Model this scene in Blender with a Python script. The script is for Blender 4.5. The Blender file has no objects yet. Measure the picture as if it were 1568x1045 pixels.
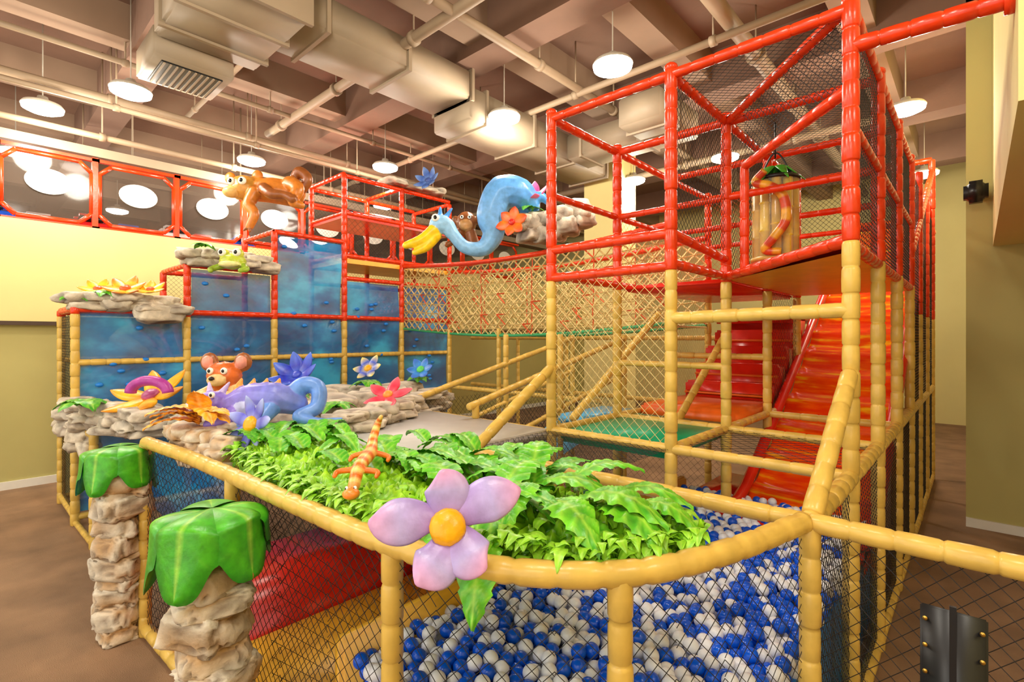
import bpy, bmesh, math, random
import numpy as np
from mathutils import Vector, Matrix, noise
random.seed(7)
V=Vector
SC=bpy.context.scene
YAW=math.radians(42.5); CY=math.cos(YAW); SY=math.sin(YAW)
def sv(d,l,z): # survey frame (distance ahead of tripod, lateral offset, height) -> room coordinates
    return V((-SY*d+CY*l, CY*d+SY*l, z))
def lin(r,g,b):
    f=lambda c:(c/255/12.92) if c/255<=.04045 else ((c/255+.055)/1.055)**2.4
    return (f(r),f(g),f(b))
# ---------------- materials ----------------
def newmat(name):
    m=bpy.data.materials.new(name); m.use_nodes=True
    nt=m.node_tree; return m,nt,nt.nodes['Principled BSDF']
def vary(nt,b,col,amt=.15,scale=6,rough=.4,bump=0,bscale=60,coord='Object',stretch=None):
    tc=nt.nodes.new('ShaderNodeTexCoord'); n=nt.nodes.new('ShaderNodeTexNoise'); n.inputs['Scale'].default_value=scale; n.inputs['Detail'].default_value=4
    src=tc.outputs[coord]
    if stretch:
        mp=nt.nodes.new('ShaderNodeMapping'); mp.inputs['Scale'].default_value=stretch; nt.links.new(src,mp.inputs[0]); src=mp.outputs[0]
    nt.links.new(src,n.inputs['Vector'])
    r=nt.nodes.new('ShaderNodeValToRGB'); r.color_ramp.elements[0].position=.3; r.color_ramp.elements[1].position=.7
    r.color_ramp.elements[0].color=[c*(1-amt) for c in col]+[1]; r.color_ramp.elements[1].color=[min(1,c*(1+amt)) for c in col]+[1]
    nt.links.new(n.outputs[0],r.inputs[0]); nt.links.new(r.outputs[0],b.inputs['Base Color'])
    b.inputs['Roughness'].default_value=rough
    if bump:
        n2=nt.nodes.new('ShaderNodeTexNoise'); n2.inputs['Scale'].default_value=bscale; nt.links.new(src,n2.inputs['Vector'])
        bp=nt.nodes.new('ShaderNodeBump'); bp.inputs['Strength'].default_value=bump; bp.inputs['Distance'].default_value=.01
        nt.links.new(n2.outputs[0],bp.inputs['Height']); nt.links.new(bp.outputs[0],b.inputs['Normal'])
    return r
def pm(name,rgb,amt=.12,rough=.4,scale=6,bump=0,bscale=60,**k):
    m,nt,b=newmat(name); vary(nt,b,lin(*rgb),amt,scale,rough,bump,bscale)
    for a,v in k.items(): b.inputs[a].default_value=v
    return m
BEIGE=pm('foam_beige',(222,184,88),.12,.3,9,.15,25); RED=pm('foam_red',(226,58,14),.14,.26,9,.15,25)
NETB=pm('net_black',(34,30,28),.1,.7); NETT=pm('net_tan',(222,196,130),.1,.7); NETR=pm('rope_red',(222,90,44),.1,.7); NETG=pm('rope_green',(60,160,100),.1,.7)
WALLC=pm('wall_cream',(222,208,140),.03,.8,1.2); WALLO=pm('wall_olive',(188,178,112),.05,.8,1.2); TRIM=pm('trim_dark',(70,50,36),.1,.5); WHITE=pm('white_paint',(235,232,222),.03,.5)
CEIL=pm('ceiling_concrete',(128,98,80),.08,.9,1.5,.2,20); BEAM=pm('beam_paint',(148,122,100),.06,.85,2); DUCT=pm('duct_paint',(154,136,112),.05,.6,3); PIPE=pm('pipe_paint',(152,130,104),.05,.6)
CARPET,nt_,b_=newmat('carpet'); vary(nt_,b_,lin(146,114,84),.24,2.2,.9,.5,160)
GREYPAD=pm('pad_grey',(208,206,202),.04,.4); GREEN=pm('pad_green',(16,166,114),.08,.35); REDPAD=pm('pad_red',(226,42,22),.08,.25); YELPAD=pm('pad_yellow',(236,176,48),.08,.35); BLUEPAD=pm('pad_blue',(30,130,225),.08,.3); LBLUE=pm('pad_lightblue',(90,180,225),.08,.3)
BLACK=pm('black_vinyl',(24,24,26),.1,.35); GOLD=pm('eyelet_brass',(210,170,80),.05,.3,Metallic=.9); DARKM=pm('lamp_housing',(190,182,166),.05,.4)
BALLW=pm('ball_white',(236,238,246),.03,.3); BALLB=pm('ball_blue',(6,88,222),.08,.22)
EYEW=pm('eye_white',(245,245,235),.02,.15); EYEB=pm('eye_black',(12,12,14),.02,.1)
ORPAD=pm('pad_orange',(246,110,28),.1,.35)
def emis(name,col,s):
    m,nt,b=newmat(name); b.inputs['Emission Color'].default_value=(*col,1); b.inputs['Emission Strength'].default_value=s; b.inputs['Base Color'].default_value=(*col,1); return m
LAMP=emis('lamp_glow',(1,.97,.9),16)
def paint(name,rough=.38,bump=.25,bscale=40,var=.25,vscale=14):
    m,nt,b=newmat(name); a=nt.nodes.new('ShaderNodeAttribute'); a.attribute_name='Col'
    tc=nt.nodes.new('ShaderNodeTexCoord'); n=nt.nodes.new('ShaderNodeTexNoise'); n.inputs['Scale'].default_value=vscale; n.inputs['Detail'].default_value=5; nt.links.new(tc.outputs['Object'],n.inputs['Vector'])
    mr=nt.nodes.new('ShaderNodeMapRange'); mr.inputs[1].default_value=.3; mr.inputs[2].default_value=.7; mr.inputs[3].default_value=1-var; mr.inputs[4].default_value=1+var
    nt.links.new(n.outputs[0],mr.inputs[0]); vm=nt.nodes.new('ShaderNodeVectorMath'); vm.operation='SCALE'; nt.links.new(a.outputs['Color'],vm.inputs[0]); nt.links.new(mr.outputs[0],vm.inputs['Scale'])
    nt.links.new(vm.outputs[0],b.inputs['Base Color']); b.inputs['Roughness'].default_value=rough
    n2=nt.nodes.new('ShaderNodeTexNoise'); n2.inputs['Scale'].default_value=bscale; n2.inputs['Detail'].default_value=6; nt.links.new(tc.outputs['Object'],n2.inputs['Vector'])
    bp=nt.nodes.new('ShaderNodeBump'); bp.inputs['Strength'].default_value=bump; bp.inputs['Distance'].default_value=.015; nt.links.new(n2.outputs[0],bp.inputs['Height']); nt.links.new(bp.outputs[0],b.inputs['Normal'])
    return m
PAINT=paint('painted_foam',.33,.15,30,.18); LEAFM=paint('leaf_paint',.35,.15,40,.25,20); ROCKM=paint('rock_paint',.6,.7,22,.25,9)
SLIDE,nt_,b_=newmat('slide_orange'); r_=vary(nt_,b_,(.8,.12,.01),0,4,.1,0,60,'Object',(.7,3.2,3.2))
r_.color_ramp.elements[0].position=.4; r_.color_ramp.elements[1].position=.7; r_.color_ramp.elements[0].color=(*lin(240,58,8),1); r_.color_ramp.elements[1].color=(*lin(255,196,30),1)  # yellow streaks are reflections painted into the orange slide colour
e_=r_.color_ramp.elements.new(.57); e_.color=(*lin(250,98,10),1)
BPAN,nt_,b_=newmat('panel_blue_wave'); r_=vary(nt_,b_,(0,.2,.5),0,.9,.03,0,60,'Object',(1,1.5,2.4))
r_.color_ramp.elements[0].position=.34; r_.color_ramp.elements[1].position=.66; r_.color_ramp.elements[0].color=(*lin(6,82,148),1); r_.color_ramp.elements[1].color=(*lin(50,190,250),1)
e_=r_.color_ramp.elements.new(.52); e_.color=(*lin(12,126,200),1)
b_.inputs['Alpha'].default_value=.84; b_.inputs['Coat Weight'].default_value=.6; b_.inputs['Coat Roughness'].default_value=.02
GLASS,nt_,b_=newmat('window_glass'); b_.inputs['Base Color'].default_value=(.12,.09,.07,1); b_.inputs['Roughness'].default_value=.08; b_.inputs['Alpha'].default_value=.5
CLEAR,nt_,b_=newmat('clear_plastic'); b_.inputs['Base Color'].default_value=(.9,.85,.6,1); b_.inputs['Roughness'].default_value=.05; b_.inputs['Alpha'].default_value=.2

# ---------------- mesh builder ----------------
def ico(sub):
    bm=bmesh.new(); bmesh.ops.create_icosphere(bm,subdivisions=sub,radius=1); v=np.array([x.co[:] for x in bm.verts]); f=np.array([[q.index for q in x.verts] for x in bm.faces]); bm.free(); return v,f
ICO={s:ico(s) for s in (1,2,3,4)}
class MB:
    def __init__(s,mats): s.v=[];s.f=[];s.m=[];s.c=[];s.mats=mats;s.sm=[]
    def add(s,vs,fs,mi=0,col=(1,1,1),smooth=True):
        o=len(s.v); s.v+= [tuple(x) for x in vs]; s.f+=[tuple(int(i)+o for i in f) for f in fs]
        s.m+=[mi]*len(fs); s.sm+=[smooth]*len(fs)
        if len(col)==len(vs) and not isinstance(col[0],(int,float)): s.c+=[tuple(c[:3]) for c in col]
        else: s.c+=[tuple(col[:3])]*len(vs)
    def build(s,name,parent=None):
        me=bpy.data.meshes.new(name); me.from_pydata(s.v,[],s.f)
        me.polygons.foreach_set('material_index',s.m); me.polygons.foreach_set('use_smooth',s.sm)
        a=me.color_attributes.new('Col','FLOAT_COLOR','POINT'); arr=np.ones((len(s.v),4),dtype=np.float32); arr[:,:3]=np.array(s.c,dtype=np.float32).reshape(-1,3); a.data.foreach_set('color',arr.ravel())
        for m in s.mats: me.materials.append(m)
        me.update(); ob=bpy.data.objects.new(name,me); SC.collection.objects.link(ob)
        if parent: ob.parent=parent
        return ob
def empty(name,loc=(0,0,0)):
    e=bpy.data.objects.new(name,None); e.location=loc; SC.collection.objects.link(e); return e
def box(mb,a,b,mi=0,col=(1,1,1),bev=0):
    x0,y0,z0=[min(p,q) for p,q in zip(a,b)]; x1,y1,z1=[max(p,q) for p,q in zip(a,b)]
    if bev:
        bm=bmesh.new(); bmesh.ops.create_cube(bm,size=1); bmesh.ops.scale(bm,vec=(x1-x0,y1-y0,z1-z0),verts=bm.verts); bmesh.ops.translate(bm,vec=((x0+x1)/2,(y0+y1)/2,(z0+z1)/2),verts=bm.verts)
        bmesh.ops.bevel(bm,geom=bm.edges[:],offset=bev,segments=3,affect='EDGES'); bm.verts.index_update()
        mb.add([v.co[:] for v in bm.verts],[[q.index for q in f.verts] for f in bm.faces],mi,col); bm.free(); return
    vs=[(x0,y0,z0),(x1,y0,z0),(x1,y1,z0),(x0,y1,z0),(x0,y0,z1),(x1,y0,z1),(x1,y1,z1),(x0,y1,z1)]
    mb.add(vs,[(0,3,2,1),(4,5,6,7),(0,1,5,4),(1,2,6,5),(2,3,7,6),(3,0,4,7)],mi,col,False)
def sweep(mb,pts,ra,rb=None,up=(0,0,1),n=12,mi=0,cols=(1,1,1)):
    pts=[V(p) for p in pts]; N=len(pts); rb=rb or ra
    if isinstance(ra,(int,float)): ra=[ra]*N
    if isinstance(rb,(int,float)): rb=[rb]*N
    up=V(up).normalized(); T=(pts[-1]-pts[0])
    if T.length>1e-6 and abs(T.normalized().dot(up))>.96: up=V((1,0,0)) if abs(T.normalized().x)<.9 else V((0,1,0))
    vs=[];cs=[]
    for i,p in enumerate(pts):
        t=(pts[min(i+1,N-1)]-pts[max(i-1,0)]).normalized(); sd=t.cross(up)
        sd=sd.normalized() if sd.length>1e-4 else V((1,0,0)); un=sd.cross(t)
        for k in range(n):
            a=2*math.pi*k/n; vs.append(p+sd*(ra[i]*math.cos(a))+un*(rb[i]*math.sin(a)))
            cs.append(cols[i] if not isinstance(cols[0],(int,float)) else cols)
    fs=[(i*n+k,(i+1)*n+k,(i+1)*n+(k+1)%n,i*n+(k+1)%n) for i in range(N-1) for k in range(n)]
    fs+=[tuple(range(n)),tuple(reversed(range((N-1)*n,N*n)))]
    mb.add(vs,fs,mi,cs)
def spline(pts,k=8):
    P=[V(p) for p in pts]; P=[P[0]*2-P[1]]+P+[P[-1]*2-P[-2]]; out=[]
    for i in range(1,len(P)-2):
        a,b,c,d=P[i-1:i+3]
        for j in range(k):
            t=j/k; out.append(.5*((2*b)+(c-a)*t+(2*a-5*b+4*c-d)*t*t+(3*b-a-3*c+d)*t**3))
    out.append(P[-2]); return out
def foam(mb,p0,p1,r=.043,mi=0,seg=.15):
    p0=V(p0);p1=V(p1);L=(p1-p0).length;n=max(1,round(L/seg)); ts=[];rs=[]
    for i in range(n):
        j=1+random.uniform(-.03,.05)
        for a,q in ((0,.88),(.06,1.0),(.5,1.03),(.9,1.0),(1,.88)):
            ts.append((i+a*.995)/n); rs.append(r*q*j)
    sweep(mb,[p0.lerp(p1,t) for t in ts],rs,n=12,mi=mi)
def foampath(mb,pts,r=.043,mi=0):
    P=[V(p) for p in pts]; d=[0]
    for a,b in zip(P,P[1:]): d.append(d[-1]+(b-a).length)
    rs=[]
    Q=[];L=d[-1];n=int(L/.025);j=0
    for i in range(n+1):
        s=L*i/n
        while j<len(d)-2 and d[j+1]<s: j+=1
        Q.append(P[j].lerp(P[j+1],(s-d[j])/max(1e-6,d[j+1]-d[j]))); rs.append(r*(.88 if i%6==0 else 1.02))
    sweep(mb,Q,rs,n=12,mi=mi)
def seg(mb,a,b,r,mi=0):
    a=V(a);b=V(b);t=b-a
    if t.length<1e-4: return
    t.normalize(); s=t.cross(V((.31,.17,.93)))
    if s.length<.01: s=t.cross(V((1,0,0)))
    s.normalize(); u=t.cross(s); o=[s*r,(s*-.5+u*.866)*r,(s*-.5-u*.866)*r]
    mb.add([a+q for q in o]+[b+q for q in o],[(0,1,4,3),(1,2,5,4),(2,0,3,5)],mi,(1,1,1),False)
def net(mb,p00,p10,p11,p01,s=.05,r=.0017,mi=0,diag=True):
    p00,p10,p11,p01=map(V,(p00,p10,p11,p01)); W=(p10-p00).length;H=(p01-p00).length
    f=lambda u,v:(p00.lerp(p10,u/W)).lerp(p01.lerp(p11,u/W),v/H)
    if diag:
        q=s*1.414;k=q/2
        while k<W+H:
            a=(min(k,W),max(0,k-W)); b=(max(0,k-H),min(k,H)); seg(mb,f(*a),f(*b),r,mi)
            seg(mb,f(W-a[0],a[1]),f(W-b[0],b[1]),r,mi); k+=q
    else:
        n=max(1,round(W/s)); m=max(1,round(H/s))
        for i in range(n+1): seg(mb,f(W*i/n,0),f(W*i/n,H),r,mi)
        for i in range(m+1): seg(mb,f(0,H*i/m),f(W,H*i/m),r,mi)
def vnet(mb,a,b,z0,z1,**k):
    net(mb,(a[0],a[1],z0),(b[0],b[1],z0),(b[0],b[1],z1),(a[0],a[1],z1),**k)
def ell(mb,c,r,col=(1,1,1),mi=0,sub=3,rot=None):
    v,f=ICO[sub]; v=v*np.array(r)
    if rot is not None: v=v@np.array(rot.to_3x3()).T
    mb.add(v+np.array(c),f,mi,col)
def mix(a,b,t): t=max(0,min(1,t)); return tuple(x+(y-x)*t for x,y in zip(a,b))
def nz(x,y,z): return noise.noise(V((x,y,z)))

# ---------------- room shell ----------------
def room(name,a,b,m,bev=0):
    mb=MB([m]); box(mb,a,b,bev=bev); return mb.build(name)
room('floor',(-11,-6,-.1),(4,18,0),CARPET)
room('ceiling',(-24,-6,7.0),(4,18,7.15),CEIL)
mb=MB([WALLO,WALLC,TRIM]); box(mb,(-11,-6,0),(-10.85,18,2.5),0); box(mb,(-11,-6,2.56),(-10.75,18,4.12),1); box(mb,(-11,-6,2.5),(-10.74,18,2.56),2); mb.build('wall_left')
room('baseboard_left',(-10.85,-6,0),(-10.82,18,.12),WHITE)
room('floor_mezzanine',(-24,-6,3.9),(-11,18,4.0),CARPET)
room('wall_back',(-24,17.8,0),(4,18,7),WALLC)
room('wall_mezzanine',(-24,-6,4),(-23.8,18,7),CEIL)
room('wall_right',(-.1,8.35,0),(4,8.6,7),WALLO)
room('wall_right_side',(-.1,8.6,0),(.05,17.8,7),WALLC)
room('wall_outer',(3.9,-6,0),(4,8.35,7),WALLC)
room('baseboard_right',(-.1,8.32,0),(3.9,8.35,.11),WHITE)
room('soffit',(.14,3.3,3.4),(3.88,8.34,6.3),WALLC)
room('wall_pillar',(-6.3,9.2,0),(-5.5,10.0,7),WALLC)
for i,x in enumerate([-22,-19.4,-16.8,-14.2,-11.6,-9,-5.2,-3.4,-1.2,1.6]):
    room('ceiling_beam',(x-.2,-6,6.5),(x+.2,17.8,7),BEAM)
for y in (-4,-1.2,1.9,5.2,8.6,12,15.4):
    room('ceiling_beam_cross',(-24,y-.25,6.35),(3.9,y+.25,7),CEIL)
def duct(name,a,b,axis,st=1.15):
    mb=MB([DUCT]); box(mb,a,b,bev=.03); i='xy'.index(axis); p=a[i]+.3
    while p<b[i]:
        lo=[a[0]-.03,a[1]-.03,a[2]-.03];hi=[b[0]+.03,b[1]+.03,b[2]+.03]; lo[i]=p;hi[i]=p+.05; box(mb,lo,hi); p+=st
    return mb.build(name)
duct('air_duct',(-6.5,2.6,5.9),(-5.6,5.2,6.32),'y')
duct('air_duct',(-6.5,5.2,5.6),(-5.6,9.1,6.1),'y')
duct('air_duct',(-6.9,1.5,5.75),(-5.4,2.6,6.3),'x',.6)
duct('air_duct',(-5.6,7.6,5.6),(-3.4,8.3,6.05),'x')
duct('air_duct',(-4.1,6.9,5.55),(-3.4,7.6,6.0),'y',.5)
duct('air_duct',(-15,7,5.9),(-13,8,6.3),'x')
mb=MB([DUCT,BLACK,WHITE]); box(mb,(-7.75,1.5,5.55),(-6.9,2.35,5.9),0,bev=.02); box(mb,(-7.65,1.6,5.53),(-7.0,2.25,5.56),1)
for i in range(10): box(mb,(-7.65,1.62+i*.065,5.515),(-7.0,1.64+i*.065,5.54),0)
mb.build('air_vent')
def pipe(name,p0,p1,r=.06,hang=True):
    mb=MB([PIPE]); p0=V(p0);p1=V(p1); sweep(mb,[p0,p1],r,n=14); L=(p1-p0).length; n=int(L/2.2)
    for i in range(n+1):
        p=p0.lerp(p1,(i+.3)/(n+1)); t=(p1-p0).normalized()*.04; sweep(mb,[p-t,p+t],r*1.35,n=14)
        if hang: sweep(mb,[p,V((p.x,p.y,7))],.012,n=6)
    mb.build(name)
for x,z,r in ((-9.9,6.0,.06),(-9.5,5.75,.04),(-10.6,5.6,.05),(-8.9,6.2,.04),(-4.6,6.2,.06),(-2.3,6.3,.1),(-12.5,5.8,.08)): pipe('ceiling_pipe',(x,-5,z),(x,17,z),r)
for y,z,r,x0,x1 in ((4.0,6.2,.07,-10,0),(6.6,6.15,.05,-14,-1),(2.9,6.45,.04,-11,-2),(10.5,6.0,.07,-20,-1)): pipe('ceiling_pipe',(x0,y,z),(x1,y,z),r)
mb=MB([DUCT]); box(mb,(-11.3,-2,5.35),(-10.9,14,5.5)); 
for i in range(9): sweep(mb,[(-11.1,-1.5+i*1.8,5.5),(-11.1,-1.5+i*1.8,7)],.015,n=6)
mb.build('cable_tray')

# ---------------- pendant lamps ----------------
def lamp(p,power):
    x,y,z=p; e=empty('pendant_lamp',(x,y,z)); mb=MB([DARKM,LAMP])
    prof=[(.0,.14),(.06,.14),(.07,.09),(.14,.07),(.22,.04),(.25,.0),(.245,-.01)]
    n=24; vs=[(r*math.cos(2*math.pi*k/n),r*math.sin(2*math.pi*k/n),h) for r,h in prof for k in range(n)]
    mb.add(vs,[(i*n+k,i*n+(k+1)%n,(i+1)*n+(k+1)%n,(i+1)*n+k) for i in range(len(prof)-1) for k in range(n)],0)
    vs=[(r*math.cos(2*math.pi*k/n),r*math.sin(2*math.pi*k/n),h) for r,h in ((.243,-.0),(.235,-.05),(.16,-.085),(.05,-.1)) for k in range(n)]
    mb.add(vs,[(i*n+k,i*n+(k+1)%n,(i+1)*n+(k+1)%n,(i+1)*n+k) for i in range(3) for k in range(n)]+[tuple(range(3*n,4*n))],1)
    sweep(mb,[(0,0,.14),(0,0,7-z)],.008,n=6); mb.build('shade',e)
    L=bpy.data.lights.new('bulb','POINT'); L.energy=power; L.color=(1,.92,.78); L.shadow_soft_size=.25; o=bpy.data.objects.new('bulb',L); o.location=(0,0,-.4); o.parent=e; SC.collection.objects.link(o)
PW=128
for d,l in ((6.3,1.25),(7.77,-.12),(6.95,-5.22),(7.44,-6.88),(9.68,-4.97),(10.05,-2.51),(7.48,5.8),(10.45,8.49),(10.9,2.61),(9.5,3.99),(11.2,-6.4),(13,-3.3),(9.2,-9.0),(13.5,-10.5)):
    lamp(sv(d,l,5.7),PW)
for x,y in ((-3.2,.9),(-.6,.5),(-7,-2),(-3.5,-3),(.8,-3),(2.2,1.5),(-9.6,-2)): lamp((x,y,5.7),PW)

# ---------------- windows on the parapet ----------------
for i in range(-2,10):
    y0=.38+1.17*i+.05; y1=y0+1.07; z0,z1=4.2,5.2; c=.16
    e=empty('window_%d'%(i+3)); mb=MB([RED,GLASS,WHITE])
    X=-10.85; loop=[(X,y0+c,z0),(X,y1-c,z0),(X,y1,z0+c),(X,y1,z1-c),(X,y1-c,z1),(X,y0+c,z1),(X,y0,z1-c),(X,y0,z0+c)]
    for a,b in zip(loop,loop[1:]+loop[:1]): sweep(mb,[a,b],.035,n=8)
    mb.add(loop,[tuple(range(8))],1,smooth=False)
    n=28; mb.add([(X+.02,(y0+y1)/2+.28*math.cos(2*math.pi*k/n),4.78+.2*math.sin(2*math.pi*k/n)) for k in range(n)],[tuple(range(n))],2,smooth=False)
    box(mb,(X-.05,y0-.1,z0-.1),(X+.03,y0-.02,z1+.1),0); box(mb,(X-.05,y0-.1,z0-.1),(X+.03,y1+.1,z0-.04),0); box(mb,(X-.05,y0-.1,z1+.04),(X+.03,y1+.1,z1+.09),0)
    mb.build('frame',e)
def toycar(x,y,z,col):
    mb=MB([pm('car_paint',col,.03,.2),BLACK,GLASS]); box(mb,(x-.2,y-.42,z+.1),(x+.2,y+.42,z+.28),0,bev=.06); box(mb,(x-.17,y-.22,z+.26),(x+.17,y+.22,z+.42),0,bev=.07); box(mb,(x-.175,y-.17,z+.29),(x+.175,y+.17,z+.38),1,bev=.02)
    for sx in(-1,1):
        for sy in(-1,1): sweep(mb,[(x+sx*.21,y+sy*.27,z+.1),(x+sx*.13,y+sy*.27,z+.1)],.1,n=16,mi=1)
    mb.build('toy_car')
for i in range(8): toycar(-11.3-.5*(i%2),.3+i*.62,4.0+.0,[(30,80,190),(240,240,240),(210,40,40)][i%3])

# ---------------- main play tower ----------------
PT=empty('play_tower'); mb=MB([BEIGE,RED]); B,R=0,1
xs=(-.54,-1.64,-2.74); ys=(3.5,4.6,5.8,7.0)
for x in xs:
    for y in ys:
        foam(mb,(x,y,0),(x,y,2.87 if x==-.54 else 2.8),.045,B); foam(mb,(x,y,2.87 if x==-.54 else 2.8),(x,y,4.26),.045,R)
        ell(mb,(x,y,4.27),(.05,.05,.04),mi=R,sub=2)
for x in xs:
    for a,b in zip(ys,ys[1:]):
        for z,m in ((1.5,B),(2.85,R),(4.22,R)): foam(mb,(x,a,z),(x,b,z),.036,m)
        if x!=-1.64: foam(mb,(x,a,3.55),(x,b,3.55),.03,R)
for y in ys:
    for a,b in zip(xs,xs[1:]):
        for z,m in ((1.5,B),(4.22,R)): foam(mb,(a,y,z),(b,y,z),.036,m)
        if y>3.6: foam(mb,(a,y,3.55),(b,y,3.55),.03,R)
for z in (3.07,2.83): foam(mb,(-1.64,3.5,z),(-2.74,3.5,z),.038,R)
foam(mb,(-1.64,3.5,3.07),(-1.64,4.6,3.0),.036,R)
foam(mb,(-.54,3.5,2.47),(-1.64,3.5,2.45),.043,B)
foam(mb,(-.54,3.5,2.88),(-1.64,4.6,2.85),.04,R); foam(mb,(-.54,3.5,4.24),(-1.64,4.6,4.22),.036,R)
foam(mb,(-.54,3.5,3.76),(-1.41,4.37,3.72),.036,R); foam(mb,(-1.41,4.37,2.85),(-1.41,4.37,3.72),.036,R)
foam(mb,(-.54,3.5,4.0),(.14,3.55,4.0),.043,R); sweep(mb,[(.1,3.55,4.0),(.14,3.55,4.0)],.07,mi=R)
foam(mb,(-.54,2.56,1.52),(-.54,3.46,2.1),.045,B); foam(mb,(-2.7,2.55,1.5),(-2.74,3.5,2.05),.042,B)
foam(mb,(-2.95,4.1,1.5),(-2.85,5.75,2.6),.04,B); foam(mb,(-2.1,4.6,1.5),(-2.1,5.8,2.3),.036,B)
foam(mb,(-1.64,5.8,2.1),(-2.74,5.8,2.1),.034,B); foam(mb,(-1.64,4.6,2.05),(-2.74,4.6,2.05),.03,B)
mb.build('frame',PT)
mb=MB([NETB,NETT,NETR])
UN=dict(s=.042,r=.0022)
for a,b in zip(ys,ys[1:]):
    vnet(mb,(-.54,a),(-.54,b),2.87,4.22,**UN); net(mb,(-.54,a,4.22),(-.54,b,4.22),(-1.64,b,4.22),(-1.64,a,4.22),**UN)
    vnet(mb,(-2.74,a),(-2.74,b),1.5,2.85,mi=1); 
vnet(mb,(-1.64,3.5),(-1.64,4.6),3.07,4.22,**UN); vnet(mb,(-.54,3.5),(-1.41,4.37),3.76,4.22,**UN); vnet(mb,(-.54,7),(-1.64,7),2.87,4.22,**UN); vnet(mb,(-1.64,7),(-2.74,7),2.87,4.22,mi=2)
vnet(mb,(-1.64,3.5),(-2.74,3.5),1.5,2.83,mi=1,s=.06,r=.0024); vnet(mb,(-1.64,4.6),(-1.64,5.8),2.87,4.22,**UN)
vnet(mb,(-1.64,5.8),(-1.64,7),1.5,2.85); vnet(mb,(-2.74,4.6),(-2.74,7),2.87,3.55,mi=2)
net(mb,(-1.64,2.5,1.5),(-2.74,2.5,1.5),(-2.74,3.5,1.5),(-1.64,3.5,1.5),**UN); net(mb,(-.54,3.5,1.5),(-1.64,3.5,1.5),(-1.64,4.6,1.5),(-.54,4.6,1.5),s=.08)
mb.build('netting',PT)
mb=MB([REDPAD,YELPAD,GREEN,ORPAD,LBLUE])
mb.add([(-.56,3.58,2.86),(-.56,7,2.86),(-1.62,7,2.86),(-1.62,4.62,2.86)],[(0,1,2,3)],0,smooth=False); mb.add([(-.56,3.58,2.82),(-.56,7,2.82),(-1.62,7,2.82),(-1.62,4.62,2.82)],[(3,2,1,0)],1,smooth=False)
box(mb,(-2.7,4.65,2.78),(-1.68,6.95,2.84),0,bev=.02)
box(mb,(-2.7,3.55,1.4),(-1.68,4.95,1.5),2,bev=.03); box(mb,(-3.3,4.3,1.4),(-2.78,5.2,1.5),4,bev=.03); box(mb,(-2.7,5.0,1.42),(-1.68,6.1,1.6),3,bev=.03)
box(mb,(-2.7,2.6,.8),(-2.2,4.6,.9),2,bev=.03); box(mb,(-2.7,2.6,0),(-2.2,4.6,.79),4,bev=.03)
for i in range(5): box(mb,(-2.68,6.1+i*.32,1.5),(-1.7,6.42+i*.32,1.78+i*.21),0,bev=.03)
for i in range(4): box(mb,(-2.68,6.09+i*.32,1.62+i*.21),(-1.7,6.12+i*.32,1.66+i*.21),3,bev=.01)
box(mb,(-2.7,7.1,2.5),(-1.7,8.3,2.6),0,bev=.03)
mb.build('deck_pads',PT)

# hanging bamboo tube with snake
e=empty('hanging_snake_tube',(-1.32,4.9,3.0)); mb=MB([CLEAR,BEIGE,PAINT,BLACK])
n=24; mb.add([(.19*math.cos(2*math.pi*k/n),.19*math.sin(2*math.pi*k/n),z) for z in (0,.7) for k in range(n)],[(k,(k+1)%n,n+(k+1)%n,n+k) for k in range(n)],0)
for z in (0,.7): sweep(mb,[(0,0,z-.015),(0,0,z+.015)],.2,n=24,mi=3 if z else 1)
for k in range(10):
    a=2*math.pi*k/10; o=.05*(k%3); sweep(mb,[(.15*math.cos(a),.15*math.sin(a),z) for z in (.0,.18+o,.19+o,.2+o,.42+o,.43+o,.44+o,.7)],[.042,.04,.05,.04,.04,.05,.04,.04],n=8,mi=2,cols=lin(232,204,60) if k%2 else lin(214,176,50))
P=spline([(.1,-.2,.04),(-.02,-.23,.06),(.06,-.25,.16),(.14,-.22,.3),(.12,-.22,.5),(.02,-.24,.6),(-.1,-.22,.66),(-.02,-.24,.74)],8)
sweep(mb,P,[.03+.01*math.sin(i/len(P)*3.1) for i in range(len(P))],n=10,mi=2,cols=[lin(206,74,36) if (i//4)%2 else lin(232,170,50) for i in range(len(P))])
for a in range(7): 
    t=a*.9; sweep(mb,[(0,0,.72),(.1*math.cos(t),.1*math.sin(t),.8),(.24*math.cos(t),.24*math.sin(t),.66)],[.03,.05,.005],[.01,.012,.004],n=8,mi=2,cols=lin(70,170,40))
sweep(mb,spline([(-.15,0,.7),(0,0,.95),(.15,0,.7)],8),.008,n=6,mi=3)
sweep(mb,[(0,0,.9),(0,0,1.22)],.008,n=6,mi=3)
mb.build('tube',e)

# ---------------- slide ----------------
SL=empty('wave_slide'); mb=MB([SLIDE,REDPAD,ORPAD])
def slz(y): 
    t=(y-4.9)/5.8
    return .68+3.62*max(0,min(1,t))**1.05
ny=140; vs=[];fs=[]
for j in range(ny+1):
    y=4.3+6.4*j/ny
    for i in range(13):
        u=i/12; x=-1.6+1.02*u; z=slz(y)+.03*math.sin(y*2*math.pi/.42)+.03*(abs(u*2-1)**3); vs.append((x,y,z))
for j in range(ny):
    for i in range(12): a=j*13+i; fs.append((a,a+1,a+14,a+13))
mb.add(vs,fs,0)
for x in (-1.62,-.6):
    pts=[(x,4.4+6.3*j/30,slz(4.4+6.3*j/30)+.14) for j in range(31)]; sweep(mb,pts,.05,n=10,mi=1)
    o=[(x,4.4+6.3*j/30,slz(4.4+6.3*j/30)+h) for h in (-.1,.14) for j in range(31)]
    mb.add(o,[(j,j+1,32+j,31+j) for j in range(30)],1)
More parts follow.
